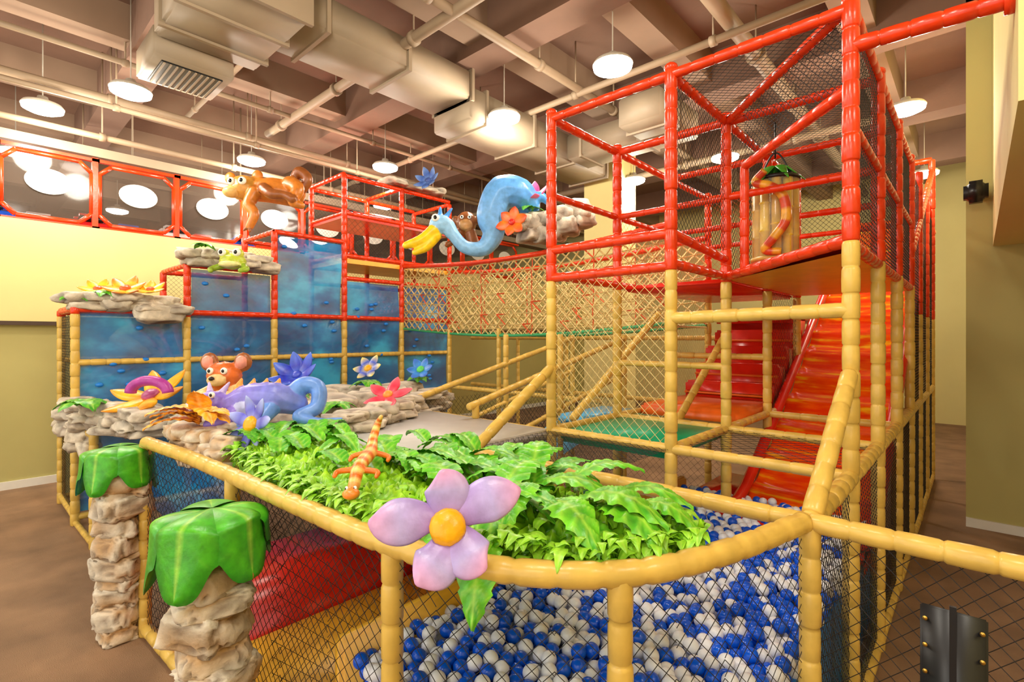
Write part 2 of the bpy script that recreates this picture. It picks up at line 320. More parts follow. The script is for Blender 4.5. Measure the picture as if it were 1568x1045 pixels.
box(mb,(-2.15,4.75,.45),(-1.66,5.9,.8),1,bev=.08); box(mb,(-1.64,4.35,.6),(-.6,4.75,.8),1,bev=.06)
box(mb,(-1.62,10.7,4.2),(-.56,12.3,4.3),2,bev=.03)
mb.build('bed',SL)

# ---------------- ball pit ----------------
BP=empty('ball_pit')
curve=[(-1.73,1.14),(-1.26,1.26),(-.9,1.53),(-.70,1.95),(-.56,2.5)]
cs=spline([(x,y,1.5) for x,y in [(-2.6,1.1)]+curve],8)
mb=MB([BEIGE])
foampath(mb,[(-4.75,.98,1.5),(-4.0,1.05,1.5),(-3.3,1.08,1.5)]+cs,.045)
foam(mb,(-.54,2.52,1.5),(-2.7,2.45,1.5),.04)
foam(mb,(-.54,2.52,1.5),(3.2,2.52,1.5),.043)
fy=[2.52,3.5,4.6,5.8,7.0,8.2,9.4,10.7]
for a,b in zip(fy,fy[1:]): foam(mb,(-.54,a,1.5),(-.54,b,1.5),.045); foam(mb,(-.54,a,.06),(-.54,b,.06),.04)
for x,y in ((-1.69,1.15),(-.9,1.53),(-.54,2.52),(-4.75,.98),(-3.2,1.08),(-2.7,2.45),(1.0,2.52),(3.0,2.52)): foam(mb,(x,y,0),(x,y,1.5),.043)
foam(mb,(-4.75,.98,.06),(-1.69,1.15,.06),.043)
for y in fy[5:]: foam(mb,(-.54,y,0),(-.54,y,1.5),.04)
mb.build('rails',BP)
mb=MB([RED,NETB,BEIGE])
for y in fy[5:]: foam(mb,(-.54,y,1.5),(-.54,y,2.6),.04,2); foam(mb,(-.54,y,2.6),(-.54,y,4.4),.04,0)
foam(mb,(-.54,7,3.2),(-.54,10.7,5.0),.04,0); foam(mb,(-1.64,10.7,5.2),(-.54,10.7,5.2),.045,0); foam(mb,(-1.64,10.7,0),(-1.64,10.7,5.2),.04,0); foam(mb,(-.54,10.7,4.4),(-.54,10.7,5.2),.045,0)
for a,b in zip(fy[4:],fy[5:]): vnet(mb,(-.54,a),(-.54,b),1.5,4.2,mi=1)
mb.build('side_frame',SL)
mb=MB([NETB])
pts=[(-.54,2.52)]+[(p.x,p.y) for p in reversed(cs[::4])]
for a,b in zip(pts,pts[1:]): vnet(mb,a,b,0,1.5,s=.05)
vnet(mb,(-2.6,1.1),(-3.2,1.08),0,1.5,s=.05); vnet(mb,(-3.2,1.08),(-4.75,.98),0,1.5,s=.05)
for a,b in zip(fy,fy[1:]): vnet(mb,(-.54,a),(-.54,b),0,1.5,s=.045,r=.002)
vnet(mb,(-.54,2.52),(3.0,2.52),0,1.5,s=.05); vnet(mb,(-2.7,1.1),(-2.7,3.5),.1,1.5,s=.06)
vnet(mb,(-4.75,.98),(-4.75,3.4),0,1.4,s=.05)
mb.build('netting',BP)
poly=[(-2.15,1.2),(-1.75,1.22),(-1.3,1.36),(-.99,1.62),(-.8,1.97),(-.64,2.52),(-.64,5),(-2.15,5)]
def inside(x,y):
    c=False
    for i in range(len(poly)):
        x1,y1=poly[i];x2,y2=poly[i-1]
        if (y1>y)!=(y2>y) and x<(x2-x1)*(y-y1)/(y2-y1)+x1: c=not c
    return c
r=.037; P=[];subs=[]
for L,(zz,ox,oy) in enumerate(((.8,0,0),(.745,r,r*.6),(.69,0,r*1.1))):
    j=0;y=1.2
    while y<5:
        x=-2.15+(j%2)*r+ox
        while x<-.6:
            if inside(x,y): P.append((x+random.uniform(-.012,.012),y+oy+random.uniform(-.012,.012),zz+.06*nz(x*1.5,y*1.5,3)+random.uniform(-.024,.024))); subs.append(3 if L==0 else 2)
            x+=2*r*1.03
        y+=r*1.78;j+=1
VV=[];FF=[];MI=[];o=0
cols=[1 if random.random()<.43 else 0 for _ in P]
for mi in (0,1):
    for sub in (3,2):
        sel=[i for i in range(len(P)) if cols[i]==mi and subs[i]==sub]; v,f=ICO[sub]; C=np.array([P[i] for i in sel]); vv=(v[None]*r+C[:,None]).reshape(-1,3); ff=(f[None]+(np.arange(len(C))*len(v))[:,None,None]).reshape(-1,3)
        VV.append(vv);FF.append(ff+o);o+=len(vv);MI+= [mi]*len(ff)
VV=np.concatenate(VV);FF=np.concatenate(FF); me=bpy.data.meshes.new('balls')
me.vertices.add(len(VV)); me.vertices.foreach_set('co',VV.ravel()); me.loops.add(len(FF)*3); me.loops.foreach_set('vertex_index',FF.ravel().astype(np.int32)); me.polygons.add(len(FF)); me.polygons.foreach_set('loop_start',np.arange(0,len(FF)*3,3,dtype=np.int32)); me.polygons.foreach_set('material_index',np.array(MI,dtype=np.int32)); me.polygons.foreach_set('use_smooth',[True]*len(FF)); me.materials.append(BALLW); me.materials.append(BALLB); me.update(calc_edges=True)
ob=bpy.data.objects.new('plastic_balls',me); SC.collection.objects.link(ob); ob.parent=BP
mb=MB([BLUEPAD,YELPAD,REDPAD,BLACK])
mb.add([(x,y,z) for z in (0,.66) for x,y in poly],[tuple(range(8,16))]+[(i,(i+1)%8,8+(i+1)%8,8+i) for i in range(8)],0,smooth=False)
box(mb,(-2.25,1.2,0),(-2.17,5,.9),1,bev=.02); box(mb,(-3.5,1.25,.0),(-2.3,3.4,.34),1,bev=.03); box(mb,(-4.65,1.25,.0),(-3.55,3.4,.5),2,bev=.04); box(mb,(-3.5,2.6,.34),(-2.3,3.4,.75),2,bev=.05)
for i in range(16): box(mb,(-4.2+i*.12,2.3,.9+.15*random.random()),(-4.13+i*.12,2.31,1.42),3)
mb.build('pads',BP)
mb=MB([BLACK,GOLD]); box(mb,(-.16,2.47,.1),(.03,2.485,1.3),0,bev=.006); box(mb,(-.075,2.462,.1),(-.055,2.475,1.32),0)
for i in range(12):
    for x in (-.145,.015): sweep(mb,[(x,2.47,.15+i*.1),(x,2.464,.15+i*.1)],.008,n=10,mi=1)
mb.build('laced_flap',BP)

# ---------------- blue climbing wall tower ----------------
CT=empty('climbing_wall_tower'); mb=MB([BEIGE,RED]); X0,X1=-8.17,-9.4
yb=[.97,2.17,3.37,4.57,5.77,6.97]; top=[2.68,3.33,3.98,3.35,3.35]; ptop=[2.68,3.33,3.98,5.18,5.18,5.1]
for x in (X0,X1):
    for y,t in zip(yb,ptop):
        foam(mb,(x,y,0),(x,y,min(t,2.6)),.047,0); foam(mb,(x,y,2.6),(x,y,t),.047,1)
for i in range(5):
    a,b=yb[i],yb[i+1]
    zz=[(.1,0),(2.0,0),(2.66,1)]+([(3.33,1)] if i==1 else [])+([(3.98,1)] if i==2 else [])+([(3.35,1),(3.75,1),(4.5,1),(5.15,1)] if i>2 else [])
    for x in (X0,X1):
        for z,m in zz: foam(mb,(x,a,z),(x,b,z),.038,m)
for y,t in zip(yb,ptop):
    for z in (2.66,t): foam(mb,(X0,y,z),(X1,y,z),.038,1)
    foam(mb,(X0,y,.1),(X1,y,.1),.038,0)
    if t>5: foam(mb,(X0,y,3.75),(X1,y,3.75),.036,1); foam(mb,(X0,y,4.5),(X1,y,4.5),.03,1)
foam(mb,(X0,2.17,3.33),(X1,2.17,3.33),.036,1); foam(mb,(X0,3.37,3.98),(X1,3.37,3.98),.036,1)
foam(mb,(-7.1,1.0,0),(-7.1,1.0,1.28),.045,0); foam(mb,(-8.3,.95,1.24),(-7.1,1.0,1.24),.04,0); foam(mb,(X0,.97,.04),(-7.1,1.0,.04),.03,0)
mb.build('frame',CT)
mb=MB([BPAN,BLUEPAD,YELPAD,NETB,REDPAD,WALLO])
for i in range(5):
    a,b=yb[i]+.05,yb[i+1]-.05
    z1=top[i]-.05
    nv=24; vs=[(X0-.03-.035*math.sin(z*4.2+i)*math.cos(y*1.5),y,z) for z in [.15+(z1-.15)*q/nv for q in range(nv+1)] for y in [a+(b-a)*w/6 for w in range(7)]]
    mb.add(vs,[(q*7+w,q*7+w+1,q*7+w+8,q*7+w+7) for q in range(nv) for w in range(6)],0)
    for q in range(int(9*z1/2)):
        y=random.uniform(a+.1,b-.1); z=random.uniform(.4,z1-.15); ell(mb,(X0+.01,y,z),(.035,.045,.03),mi=1,sub=2)
    box(mb,(X1+.02,yb[i],.05),(X1,yb[i+1],2.6),5)
    for x in (X1,): vnet(mb,(x,a),(x,b),2.6,ptop[i],mi=3)
box(mb,(X1,yb[3],3.62),(X0,yb[5],3.7),2); box(mb,(X1,yb[3],4.42),(X0,yb[5],4.47),4)
for i in (3,4): vnet(mb,(X0,yb[i]),(X0,yb[i+1]),3.75,5.15,mi=3,s=.08)
vnet(mb,(X0,.97),(X1,.97),.1,2.6,mi=3)
mb.add([(-8.1,1.75,.05),(-5.0,1.75,.05),(-5.0,1.75,1.3),(-8.1,1.75,1.3)],[(0,1,2,3)],0,smooth=False)
mb.build('panels',CT)

# ---------------- rope bridge ----------------
RB=empty('rope_bridge'); mb=MB([RED,NETT,NETR,NETG,BEIGE])
def bz(x,z): return z-.14*math.sin(math.pi*(x+8.17)/5.43)
for y in (5.8,6.95):
    foampath(mb,[(x,y,bz(x,3.68)) for x in np.linspace(-8.17,-2.74,20)],.04,0)
    N=30; xsb=np.linspace(-8.17,-2.74,N+1)
    for i in range(N):
        for j in range(7):
            z=lambda k,x: bz(x,3.64-.165*k)
            a,b=xsb[i],xsb[i+1]; jj=lambda:random.uniform(-.02,.02)
            pa=(a,y+jj(),z(j,a)); pb=(b,y+jj(),z(j,b)); pc=(b,y+jj(),z(j+1,b)); pd=(a,y+jj(),z(j+1,a))
            m=1 if random.random()<.93 else 2
            seg(mb,pa,pc,.013,m); seg(mb,pb,pd,.013,1); seg(mb,pa,pb,.012,m)
            if i%6==0: seg(mb,pa,pd,.01,2)
    foampath(mb,[(x,y,bz(x,2.48)) for x in np.linspace(-8.17,-2.74,20)],.022,3)
net(mb,(-8.17,5.8,2.45),(-2.74,5.8,2.45),(-2.74,6.95,2.45),(-8.17,6.95,2.45),s=.12,r=.01,mi=1,diag=False)
mb.build('ropes',RB)
mb=MB([BEIGE,NETB,LBLUE,GREYPAD,RED])
for X in (-4.6,-3.7):
    foam(mb,(X,3.4,1.62),(X,6.4,2.3),.036); foam(mb,(X,3.4,1.1),(X,6.4,1.8),.03)
    for y in (3.5,4.9,6.4): foam(mb,(X,y,0),(X,y,2.35 if y>4 else 1.65),.036)
    vnet(mb,(X,3.5),(X,6.4),.2,1.6,mi=1)
for X in (-5.6,-6.8): foam(mb,(X,5.8,0),(X,5.8,2.45),.036); foam(mb,(X,7.6,0),(X,7.6,2.3),.036)
foam(mb,(-8.17,7.6,2.3),(-2.74,7.6,2.3),.036); foam(mb,(-8.17,7.6,1.3),(-2.74,7.6,1.3),.036); foam(mb,(-6.8,5.8,1.45),(-3.7,5.8,1.45),.036)
vnet(mb,(-8.1,7.6),(-2.8,7.6),0,1.3,mi=1,s=.08)
mb.add([(-4.55,3.5,.5),(-3.75,3.5,.5),(-3.75,6.4,1.2),(-4.55,6.4,1.2)],[(0,1,2,3)],2,smooth=False)
mb.build('ramp_walkway')
mb=MB([GREYPAD,BEIGE]); box(mb,(-4.5,1.7,1.4),(-2.76,3.55,1.5),0,bev=.03); foam(mb,(-4.5,3.6,1.45),(-2.76,3.6,1.45),.036,1); mb.build('deck_platform')

# ---------------- rocks ----------------
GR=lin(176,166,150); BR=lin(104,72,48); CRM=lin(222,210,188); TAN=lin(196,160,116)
def rock(mb,c,s,seed,base=GR,hi=CRM,sub=3,rotz=0,pw=.6,crack=.12):
    v,f=ICO[sub]; out=[];col=[]; cr=math.cos(rotz);sr=math.sin(rotz)
    for p in v:
        q=[math.copysign(abs(a)**pw,a) for a in p]
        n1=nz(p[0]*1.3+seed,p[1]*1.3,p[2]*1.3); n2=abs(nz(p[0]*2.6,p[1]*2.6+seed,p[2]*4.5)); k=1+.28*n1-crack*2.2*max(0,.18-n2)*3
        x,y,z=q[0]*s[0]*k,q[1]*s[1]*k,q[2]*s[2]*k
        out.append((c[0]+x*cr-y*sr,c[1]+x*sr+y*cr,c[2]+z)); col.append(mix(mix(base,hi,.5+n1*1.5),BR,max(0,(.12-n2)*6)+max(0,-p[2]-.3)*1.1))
    mb.add(out,f,0,col)
def rockline(mb,pts,n,s,layers=2,dz=.09,base=GR,hi=CRM,j=.05):
    P=[V(p) for p in pts]; Q=spline(P,10) if len(P)>2 else [P[0].lerp(P[1],i/20) for i in range(21)]
    for L in range(layers):
        for i in range(n):
            p=Q[min(len(Q)-1,int((i+.5*(L%2)+.2)*len(Q)/n))]; a=random.uniform(-.5,.5)
            rock(mb,(p.x+random.uniform(-j,j),p.y+random.uniform(-j,j),p.z-L*dz),(s[0]*random.uniform(.75,1.25),s[1]*random.uniform(.8,1.2),s[2]*random.uniform(.8,1.2)),random.uniform(0,99),base,hi,3,a)
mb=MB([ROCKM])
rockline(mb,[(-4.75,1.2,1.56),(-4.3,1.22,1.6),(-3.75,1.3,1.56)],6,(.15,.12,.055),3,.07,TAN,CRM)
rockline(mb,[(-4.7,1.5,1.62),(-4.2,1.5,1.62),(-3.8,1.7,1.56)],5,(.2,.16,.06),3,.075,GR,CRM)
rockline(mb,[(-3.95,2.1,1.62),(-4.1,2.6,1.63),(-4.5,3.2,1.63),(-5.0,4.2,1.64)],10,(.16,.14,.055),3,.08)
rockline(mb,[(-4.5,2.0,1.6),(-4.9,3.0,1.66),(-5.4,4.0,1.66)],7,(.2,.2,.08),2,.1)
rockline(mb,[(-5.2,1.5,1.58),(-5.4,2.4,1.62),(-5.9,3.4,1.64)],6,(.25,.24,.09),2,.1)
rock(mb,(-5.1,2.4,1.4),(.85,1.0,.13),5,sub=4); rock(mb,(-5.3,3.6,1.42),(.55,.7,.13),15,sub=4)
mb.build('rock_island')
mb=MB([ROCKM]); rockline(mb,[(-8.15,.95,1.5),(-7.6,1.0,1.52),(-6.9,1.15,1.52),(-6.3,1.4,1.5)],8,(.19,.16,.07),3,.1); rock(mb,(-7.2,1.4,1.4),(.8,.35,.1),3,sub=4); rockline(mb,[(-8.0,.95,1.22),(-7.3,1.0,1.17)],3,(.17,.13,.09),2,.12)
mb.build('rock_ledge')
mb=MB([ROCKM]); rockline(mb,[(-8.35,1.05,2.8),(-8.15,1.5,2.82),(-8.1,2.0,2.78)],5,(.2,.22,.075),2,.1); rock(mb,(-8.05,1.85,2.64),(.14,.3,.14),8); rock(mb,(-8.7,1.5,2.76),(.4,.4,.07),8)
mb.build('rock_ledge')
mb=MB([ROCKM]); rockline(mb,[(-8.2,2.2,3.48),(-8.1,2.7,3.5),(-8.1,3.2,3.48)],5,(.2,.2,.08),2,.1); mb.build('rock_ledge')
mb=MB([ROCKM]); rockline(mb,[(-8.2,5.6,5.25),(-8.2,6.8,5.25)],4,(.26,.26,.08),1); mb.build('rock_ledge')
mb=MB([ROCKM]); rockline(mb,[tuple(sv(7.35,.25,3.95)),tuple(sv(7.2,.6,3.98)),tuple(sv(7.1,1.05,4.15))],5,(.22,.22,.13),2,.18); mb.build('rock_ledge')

G1=lin(84,188,28); G2=lin(20,128,26); G3=lin(184,226,80)
def leaf(mb,base,dr,L,W,arch=.1,droop=.1,c1=G1,c2=G2,serr=0,veins=7,up=(0,0,1),fold=.18,ns=26,nt=10,mi=0,twist=0,pw=.75):
    base=V(base); d=V(dr).normalized(); up=V(up).normalized(); sd=d.cross(up).normalized(); un=sd.cross(d)
    if twist: R_=Matrix.Rotation(twist,3,d); sd=R_@sd; un=R_@un
    vs=[];cl=[]
    for i in range(ns+1):
        s=i/ns; w=W*max(0.02,math.sin(math.pi*min(1,(.06+.94*s))**pw))**.75
        if serr: w*=1-serr*((s*veins*1.0)%1)
        ctr=base+d*(L*s)+un*(arch*L*math.sin(math.pi*s*.9))-V((0,0,1))*(droop*L*s*s)
        for j in range(nt+1):
            t=j/nt*2-1; ph=(s*veins-abs(t)*1.1)%1; vein=max(0,1-abs(ph-.5)*5); mid=max(0,1-abs(t)*5)
            h=fold*abs(t)*w+.10*W*math.cos(2*math.pi*(ph-.5))*min(1,abs(t)*3)*.6-.25*W*t*t*.6
            vs.append(ctr+sd*(w*t)+d*(abs(t)*w*-.15)+un*h); cl.append(mix(mix(c2,c1,.45+.5*nz(s*3+base.x*5,t*2,base.y*5)+.2*abs(t)),G3 if c1[1]>c1[0] else mix(c1,(1,1,.7),.4),.55*max(vein*.8,mid)))
    mb.add(vs,[(i*(nt+1)+j,i*(nt+1)+j+1,(i+1)*(nt+1)+j+1,(i+1)*(nt+1)+j) for i in range(ns) for j in range(nt)],mi,cl)
def leafcap(mb,c,R,H,n=5):
    a=.4
    for k in range(n):
        a0=a; wd=2*math.pi/n*random.uniform(.85,1.15); a+=2*math.pi/n; ns,nt=36,16; vs=[];cl=[]; hh=H*random.uniform(.85,1.3); rk=random.uniform(.95,1.08)
        for i in range(ns+1):
            s=i/ns
            th=min(1,s/.55)*math.pi/2
            if s<.55: r=R*rk*.97*math.sin(th); z=.075*math.cos(th)
            else: q=(s-.55)/.45; r=R*rk*(.97+.12*q); z=-hh*q
            half=wd*.62*(1 if s<.62 else max(0,1-((s-.62)/.38)**1.6)**.7)
            for j in range(nt+1):
                t=j/nt*2-1; an=a0+half*t; rr=r*(1+.06*(1-t*t)+.03*math.sin(5*s+k*2+t*3))+.004*(k%3)
                vs.append((c[0]+rr*math.cos(an),c[1]+rr*math.sin(an),c[2]+z+.03*(1-t*t)*min(1,s*2)-.014*(k%2)+.02*abs(t)*(s>.62)*math.sin(s*25))); cl.append(mix(mix(G2,G1,.7+.5*nz(s*3,t*2,k*3)-.5*abs(t)**3),G3,.55*max(0,1-abs(t)*12)+.2*max(0,math.cos(s*34-abs(t)*9)-.8)))
        mb.add(vs,[(i*(nt+1)+j,i*(nt+1)+j+1,(i+1)*(nt+1)+j+1,(i+1)*(nt+1)+j) for i in range(ns) for j in range(nt)],1,cl)
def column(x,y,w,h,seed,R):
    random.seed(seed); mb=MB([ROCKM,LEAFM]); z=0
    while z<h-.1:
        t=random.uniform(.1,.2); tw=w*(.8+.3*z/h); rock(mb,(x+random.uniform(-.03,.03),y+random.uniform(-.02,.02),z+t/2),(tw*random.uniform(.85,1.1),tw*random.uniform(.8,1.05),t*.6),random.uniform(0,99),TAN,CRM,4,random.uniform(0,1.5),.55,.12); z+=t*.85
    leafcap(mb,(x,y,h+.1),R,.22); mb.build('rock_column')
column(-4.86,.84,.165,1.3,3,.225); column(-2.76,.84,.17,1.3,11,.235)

# ---------------- foliage bed ----------------
random.seed(21)
FB=empty('foliage_bed'); mb=MB([LEAFM])
front=spline([(-3.75,1.25,0),(-3.0,1.17,0),(-2.4,1.16,0),(-1.75,1.2,0),(-1.25,1.32,0),(-.93,1.58,0),(-.78,1.92,0)],20); back=spline([(-3.95,1.75,0),(-3.2,1.95,0),(-2.6,2.1,0),(-2.0,2.2,0),(-1.5,2.15,0),(-1.15,2.12,0),(-.8,2.02,0)],20)
nb=60; vs=[];cl=[]; na=len(front); 
F2=[front[int(i/2)].lerp(front[min(na-1,int(i/2)+1)],.5*(i%2)) for i in range(2*na-1)]; B2=[back[int(i/2)].lerp(back[min(na-1,int(i/2)+1)],.5*(i%2)) for i in range(2*na-1)]
for i,(a,b) in enumerate(zip(F2,B2)):
    for j in range(nb+1):
        t=j/nb; p=a.lerp(b,t); h=1.45+.14*math.sin(math.pi*t)**.6
        n=abs(nz(p.x*22,p.y*22,0))+.6*abs(nz(p.x*45,p.y*45,3)); h+=.075*n-.02
        vs.append((p.x+.03*nz(p.x*30,p.y*30,9),p.y+.03*nz(p.x*30,p.y*30,19),h)); cl.append(mix(lin(66,152,16),lin(174,230,40),n*1.6))
mb.add(vs,[(i*(nb+1)+j,i*(nb+1)+j+1,(i+1)*(nb+1)+j+1,(i+1)*(nb+1)+j) for i in range(len(F2)-1) for j in range(nb)],0,cl)
for k in range(700):
    i=random.randrange(len(F2)-1); u=random.choice([random.uniform(0,.12),random.random()]); p=F2[i].lerp(B2[i],u); a=random.uniform(-2.6,-.5) if u<.15 else random.uniform(0,6.3)
    leaf(mb,(p.x,p.y,1.53+random.uniform(-.02,.05)),(math.cos(a),math.sin(a),random.uniform(.1,1)),random.uniform(.06,.11),random.uniform(.02,.035),.2,.5,lin(166,228,46),lin(86,172,26),.2,4,ns=6,nt=4)
mb.build('moss',FB)
mb=MB([LEAFM])
LG=lin(122,212,36); DG=lin(26,140,28)
for k in range(76):
    t=random.random()**.9; i=int(t*.66*(len(F2)-1)); u=random.uniform(.2,.95); p=F2[i].lerp(B2[i],u)
    a=random.choice([math.pi*.95,math.pi*.6,math.pi*.8,math.pi*1.1,.3])+random.uniform(-.45,.45)
    leaf(mb,(p.x,p.y,1.6+.04*random.random()),(math.cos(a),math.sin(a),.1),random.uniform(.26,.44),random.uniform(.05,.08),random.uniform(.1,.2),random.uniform(.1,.3),mix(LG,G1,random.random()),DG,.12,9,fold=.35,nt=8)
for (x,y,z,dx,dy,dz,L,W,dr) in ((-1.45,1.75,1.66,.9,.35,.1,.4,.1,.3),(-1.2,1.75,1.66,.9,.1,.05,.36,.12,.25),(-1.25,1.6,1.66,.8,-.25,.0,.3,.11,.4),(-1.45,1.5,1.64,.35,-.5,-.0,.26,.1,.5),(-1.33,1.3,1.58,.3,-.5,-.75,.26,.09,.2),(-1.1,1.75,1.64,.6,-.1,.0,.3,.11,.4),(-1.5,1.6,1.68,-.2,.9,.2,.33,.1,.2),(-1.35,1.9,1.68,.6,.6,.2,.33,.09,.2),(-1.0,1.88,1.64,.85,.1,.0,.24,.09,.4),(-1.2,2.0,1.62,.9,.2,.1,.34,.09,.2),(-1.6,1.9,1.68,-.5,.8,.3,.32,.09,.15),(-1.75,1.5,1.66,-.9,.3,.1,.36,.1,.2),(-1.4,1.6,1.7,.3,-.8,.0,.26,.11,.5),(-1.7,1.95,1.64,.1,1,.3,.3,.08,.1),(-1.15,1.62,1.6,.8,-.3,-.2,.24,.1,.3),(-1.55,1.3,1.6,.5,-.4,-.3,.22,.09,.4)):
    leaf(mb,(x,y,z),(dx,dy,dz),L,W,.12,dr,LG,DG,.22,6,fold=.12,nt=12)
mb.build('leaves',FB)

# ---------------- flowers ----------------
def flower(name,c,nrm,R,n,cin,cout,cc,rot=0,wid=.36,cup=.15,thick=.1,cr=.22,tipc=None,pk=1.15,lens=None):
    mb=MB([PAINT]); c=V(c); nr=V(nrm).normalized(); e1=V((0,0,1)).cross(nr)
    e1=e1.normalized() if e1.length>.05 else V((1,0,0)); e2=nr.cross(e1)
    for k in range(n):
        a=rot+2*math.pi*k/n; d=e1*math.cos(a)+e2*math.sin(a); N=20; RR=R*(lens[k] if lens else random.uniform(.92,1.08))
        pts=[];ra=[];cs_=[]; sd=nr.cross(d)
        for i in range(N+1):
            s=i/N; pts.append(c+d*(RR*(.08+.92*s))+nr*(cup*R*s*s)+sd*(.08*R*math.sin(s*4+k*2) if lens else 0)); w=max(.03,math.sin(math.pi*(.12+.88*s)**pk))**.7; ra.append(R*wid*w); cs_.append(mix(cin,cout,abs(s-.45)*1.7) if tipc is None else mix(mix(cin,cout,s*1.6),tipc,(s-.6)*2))
        sweep(mb,pts,ra,[q*thick/wid for q in ra],up=nr,n=16,cols=cs_)
    v,f=ICO[4]; rot3=Matrix((e1,e2,nr)).transposed(); vv=[]
    for p in v: 
        q=1+.05*abs(nz(p[0]*12,p[1]*12,p[2]*12))*2; vv.append(c+nr*R*.06+rot3@V((p[0]*R*cr*q,p[1]*R*cr*q,p[2]*R*cr*.6*q)))
    mb.add(vv,f,0,cc); return mb.build(name)
YC=lin(244,176,14)
flower('foam_flower',(-1.34,1.135,1.655),(1.42,-1.12,1.1),.235,5,lin(150,104,184),lin(180,166,224),YC,math.radians(26),.34,.16,.1,.26,lin(222,150,190),1.45,[1.2,.82,1.12,.86,.8])
flower('foam_flower',sv(3.55,-1.82,1.7),(.3,-1,.35),.22,7,lin(100,100,214),lin(176,190,240),YC,.2,.2,.2,.07,.26)
flower('foam_flower',sv(5.2,-2.2,1.92),(.4,-.7,.8),.24,7,lin(40,50,184),lin(80,120,230),lin(60,80,200),.2,.3,.5,.08,.2)
flower('foam_flower',sv(5.0,-1.22,1.74),(.3,-.5,.9),.24,5,lin(230,50,80),lin(246,110,124),lin(240,150,60),.2,.26,.2,.08,.2)
flower('foam_flower',sv(6.0,-1.7,1.94),(.3,-.6,.6),.18,6,lin(60,90,200),lin(240,220,80),YC,.2,.3,.2,.08,.25)
flower('foam_flower',sv(6.4,-1.15,1.9),(.3,-.6,.6),.17,6,lin(60,140,220),lin(50,90,200),lin(90,200,90),.2,.34,.3,.1,.3)
flower('foam_flower',sv(9.4,-1.55,5.22),(.3,-.8,.4),.26,7,lin(60,90,160),lin(110,140,190),lin(60,80,140),.2,.26,.4,.08,.2)
flower('foam_flower',sv(7.0,.0,3.9),(.4,-.9,.1),.22,6,lin(240,120,30),lin(220,56,24),lin(210,40,30),.3,.34,.15,.08,.2)
flower('foam_flower',sv(7.3,.28,4.33),(.2,-.6,.8),.26,5,lin(214,50,120),lin(240,120,170),lin(240,200,60),.3,.34,.5,.08,.2)
flower('foam_flower',sv(7.3,-.0,4.38),(-.3,-.6,.8),.2,5,lin(130,70,170),lin(110,150,220),lin(240,200,60),.9,.32,.5,.08,.2)
flower('foam_flower',sv(6.5,-4.95,2.93),(.5,-.3,.9),.24,6,lin(244,184,20),lin(225,100,30),lin(220,90,30),.3,.3,.3,.08,.25)
flower('foam_flower',sv(6.5,-5.3,2.93),(.5,-.3,.9),.2,6,lin(250,206,30),lin(230,150,30),lin(220,90,30),.3,.3,.3,.08,.25)
flower('foam_flower',sv(6.6,-4.7,2.93),(.5,-.3,.9),.18,6,lin(250,206,30),lin(230,150,30),lin(220,90,30),.7,.3,.3,.08,.25)
flower('foam_flower',sv(5.6,-3.98,1.66),(.3,-.5,1),.42,6,lin(248,196,20),lin(240,140,20),lin(190,90,150),.1,.22,.25,.08,.2)
mb=MB([PAINT]); c=sv(5.4,-3.86,1.72); sweep(mb,[c+V((CY,SY,0))*(.2*math.cos(a))+V((0,0,1))*(.13*math.sin(a)) for a in [math.pi*i/16 for i in range(17)]],.055,up=(SY,-CY,0),n=12,cols=lin(176,60,156)); mb.build('foam_mushroom_arch')
mb=MB([LEAFM])
for (d,l,z,n,L,W) in ((6.5,-5.2,2.86,9,.3,.09),(6.35,-5.45,2.8,6,.24,.1),(5.4,-4.55,1.6,5,.3,.13),(5.2,-2.3,1.74,6,.3,.09),(6.0,-1.7,1.76,6,.25,.08),(6.5,-1.2,1.78,6,.22,.07),(7.2,.25,4.1,5,.3,.08),(3.9,-1.7,1.6,6,.3,.08),(4.4,-2.6,1.72,6,.28,.08),(6.9,-4.2,3.55,4,.2,.07),(4.6,-1.6,1.68,6,.25,.07),(5.0,-2.8,1.75,6,.3,.09)):
    for k in range(n):
        a=2*math.pi*k/n+random.random()*.5; leaf(mb,sv(d,l,z),(math.cos(a),math.sin(a),.5),L*random.uniform(.8,1.1),W,.1,.6,G1,G2,0,5,ns=14,nt=6)
mb.build('foam_leaves')
mb=MB([LEAFM]); O1=lin(255,200,40); O2=lin(248,124,16)
for k,(dx,dz,L) in enumerate(((-1,.1,.36),(-.95,-.0,.38),(-.8,.25,.34),(-.6,.35,.28),(.8,.15,.33),(.9,-.0,.3),(-.9,-.05,.33),(.3,.35,.25),(-.7,.05,.36),(.5,-.05,.3))):
    leaf(mb,sv(3.75,-2.3,1.68+.012*k),V((CY*dx,SY*dx-.35,dz)),L,.085,.1,.15,O1,O2,.1,6,ns=18,nt=8)
mb.build('foam_orange_fronds')

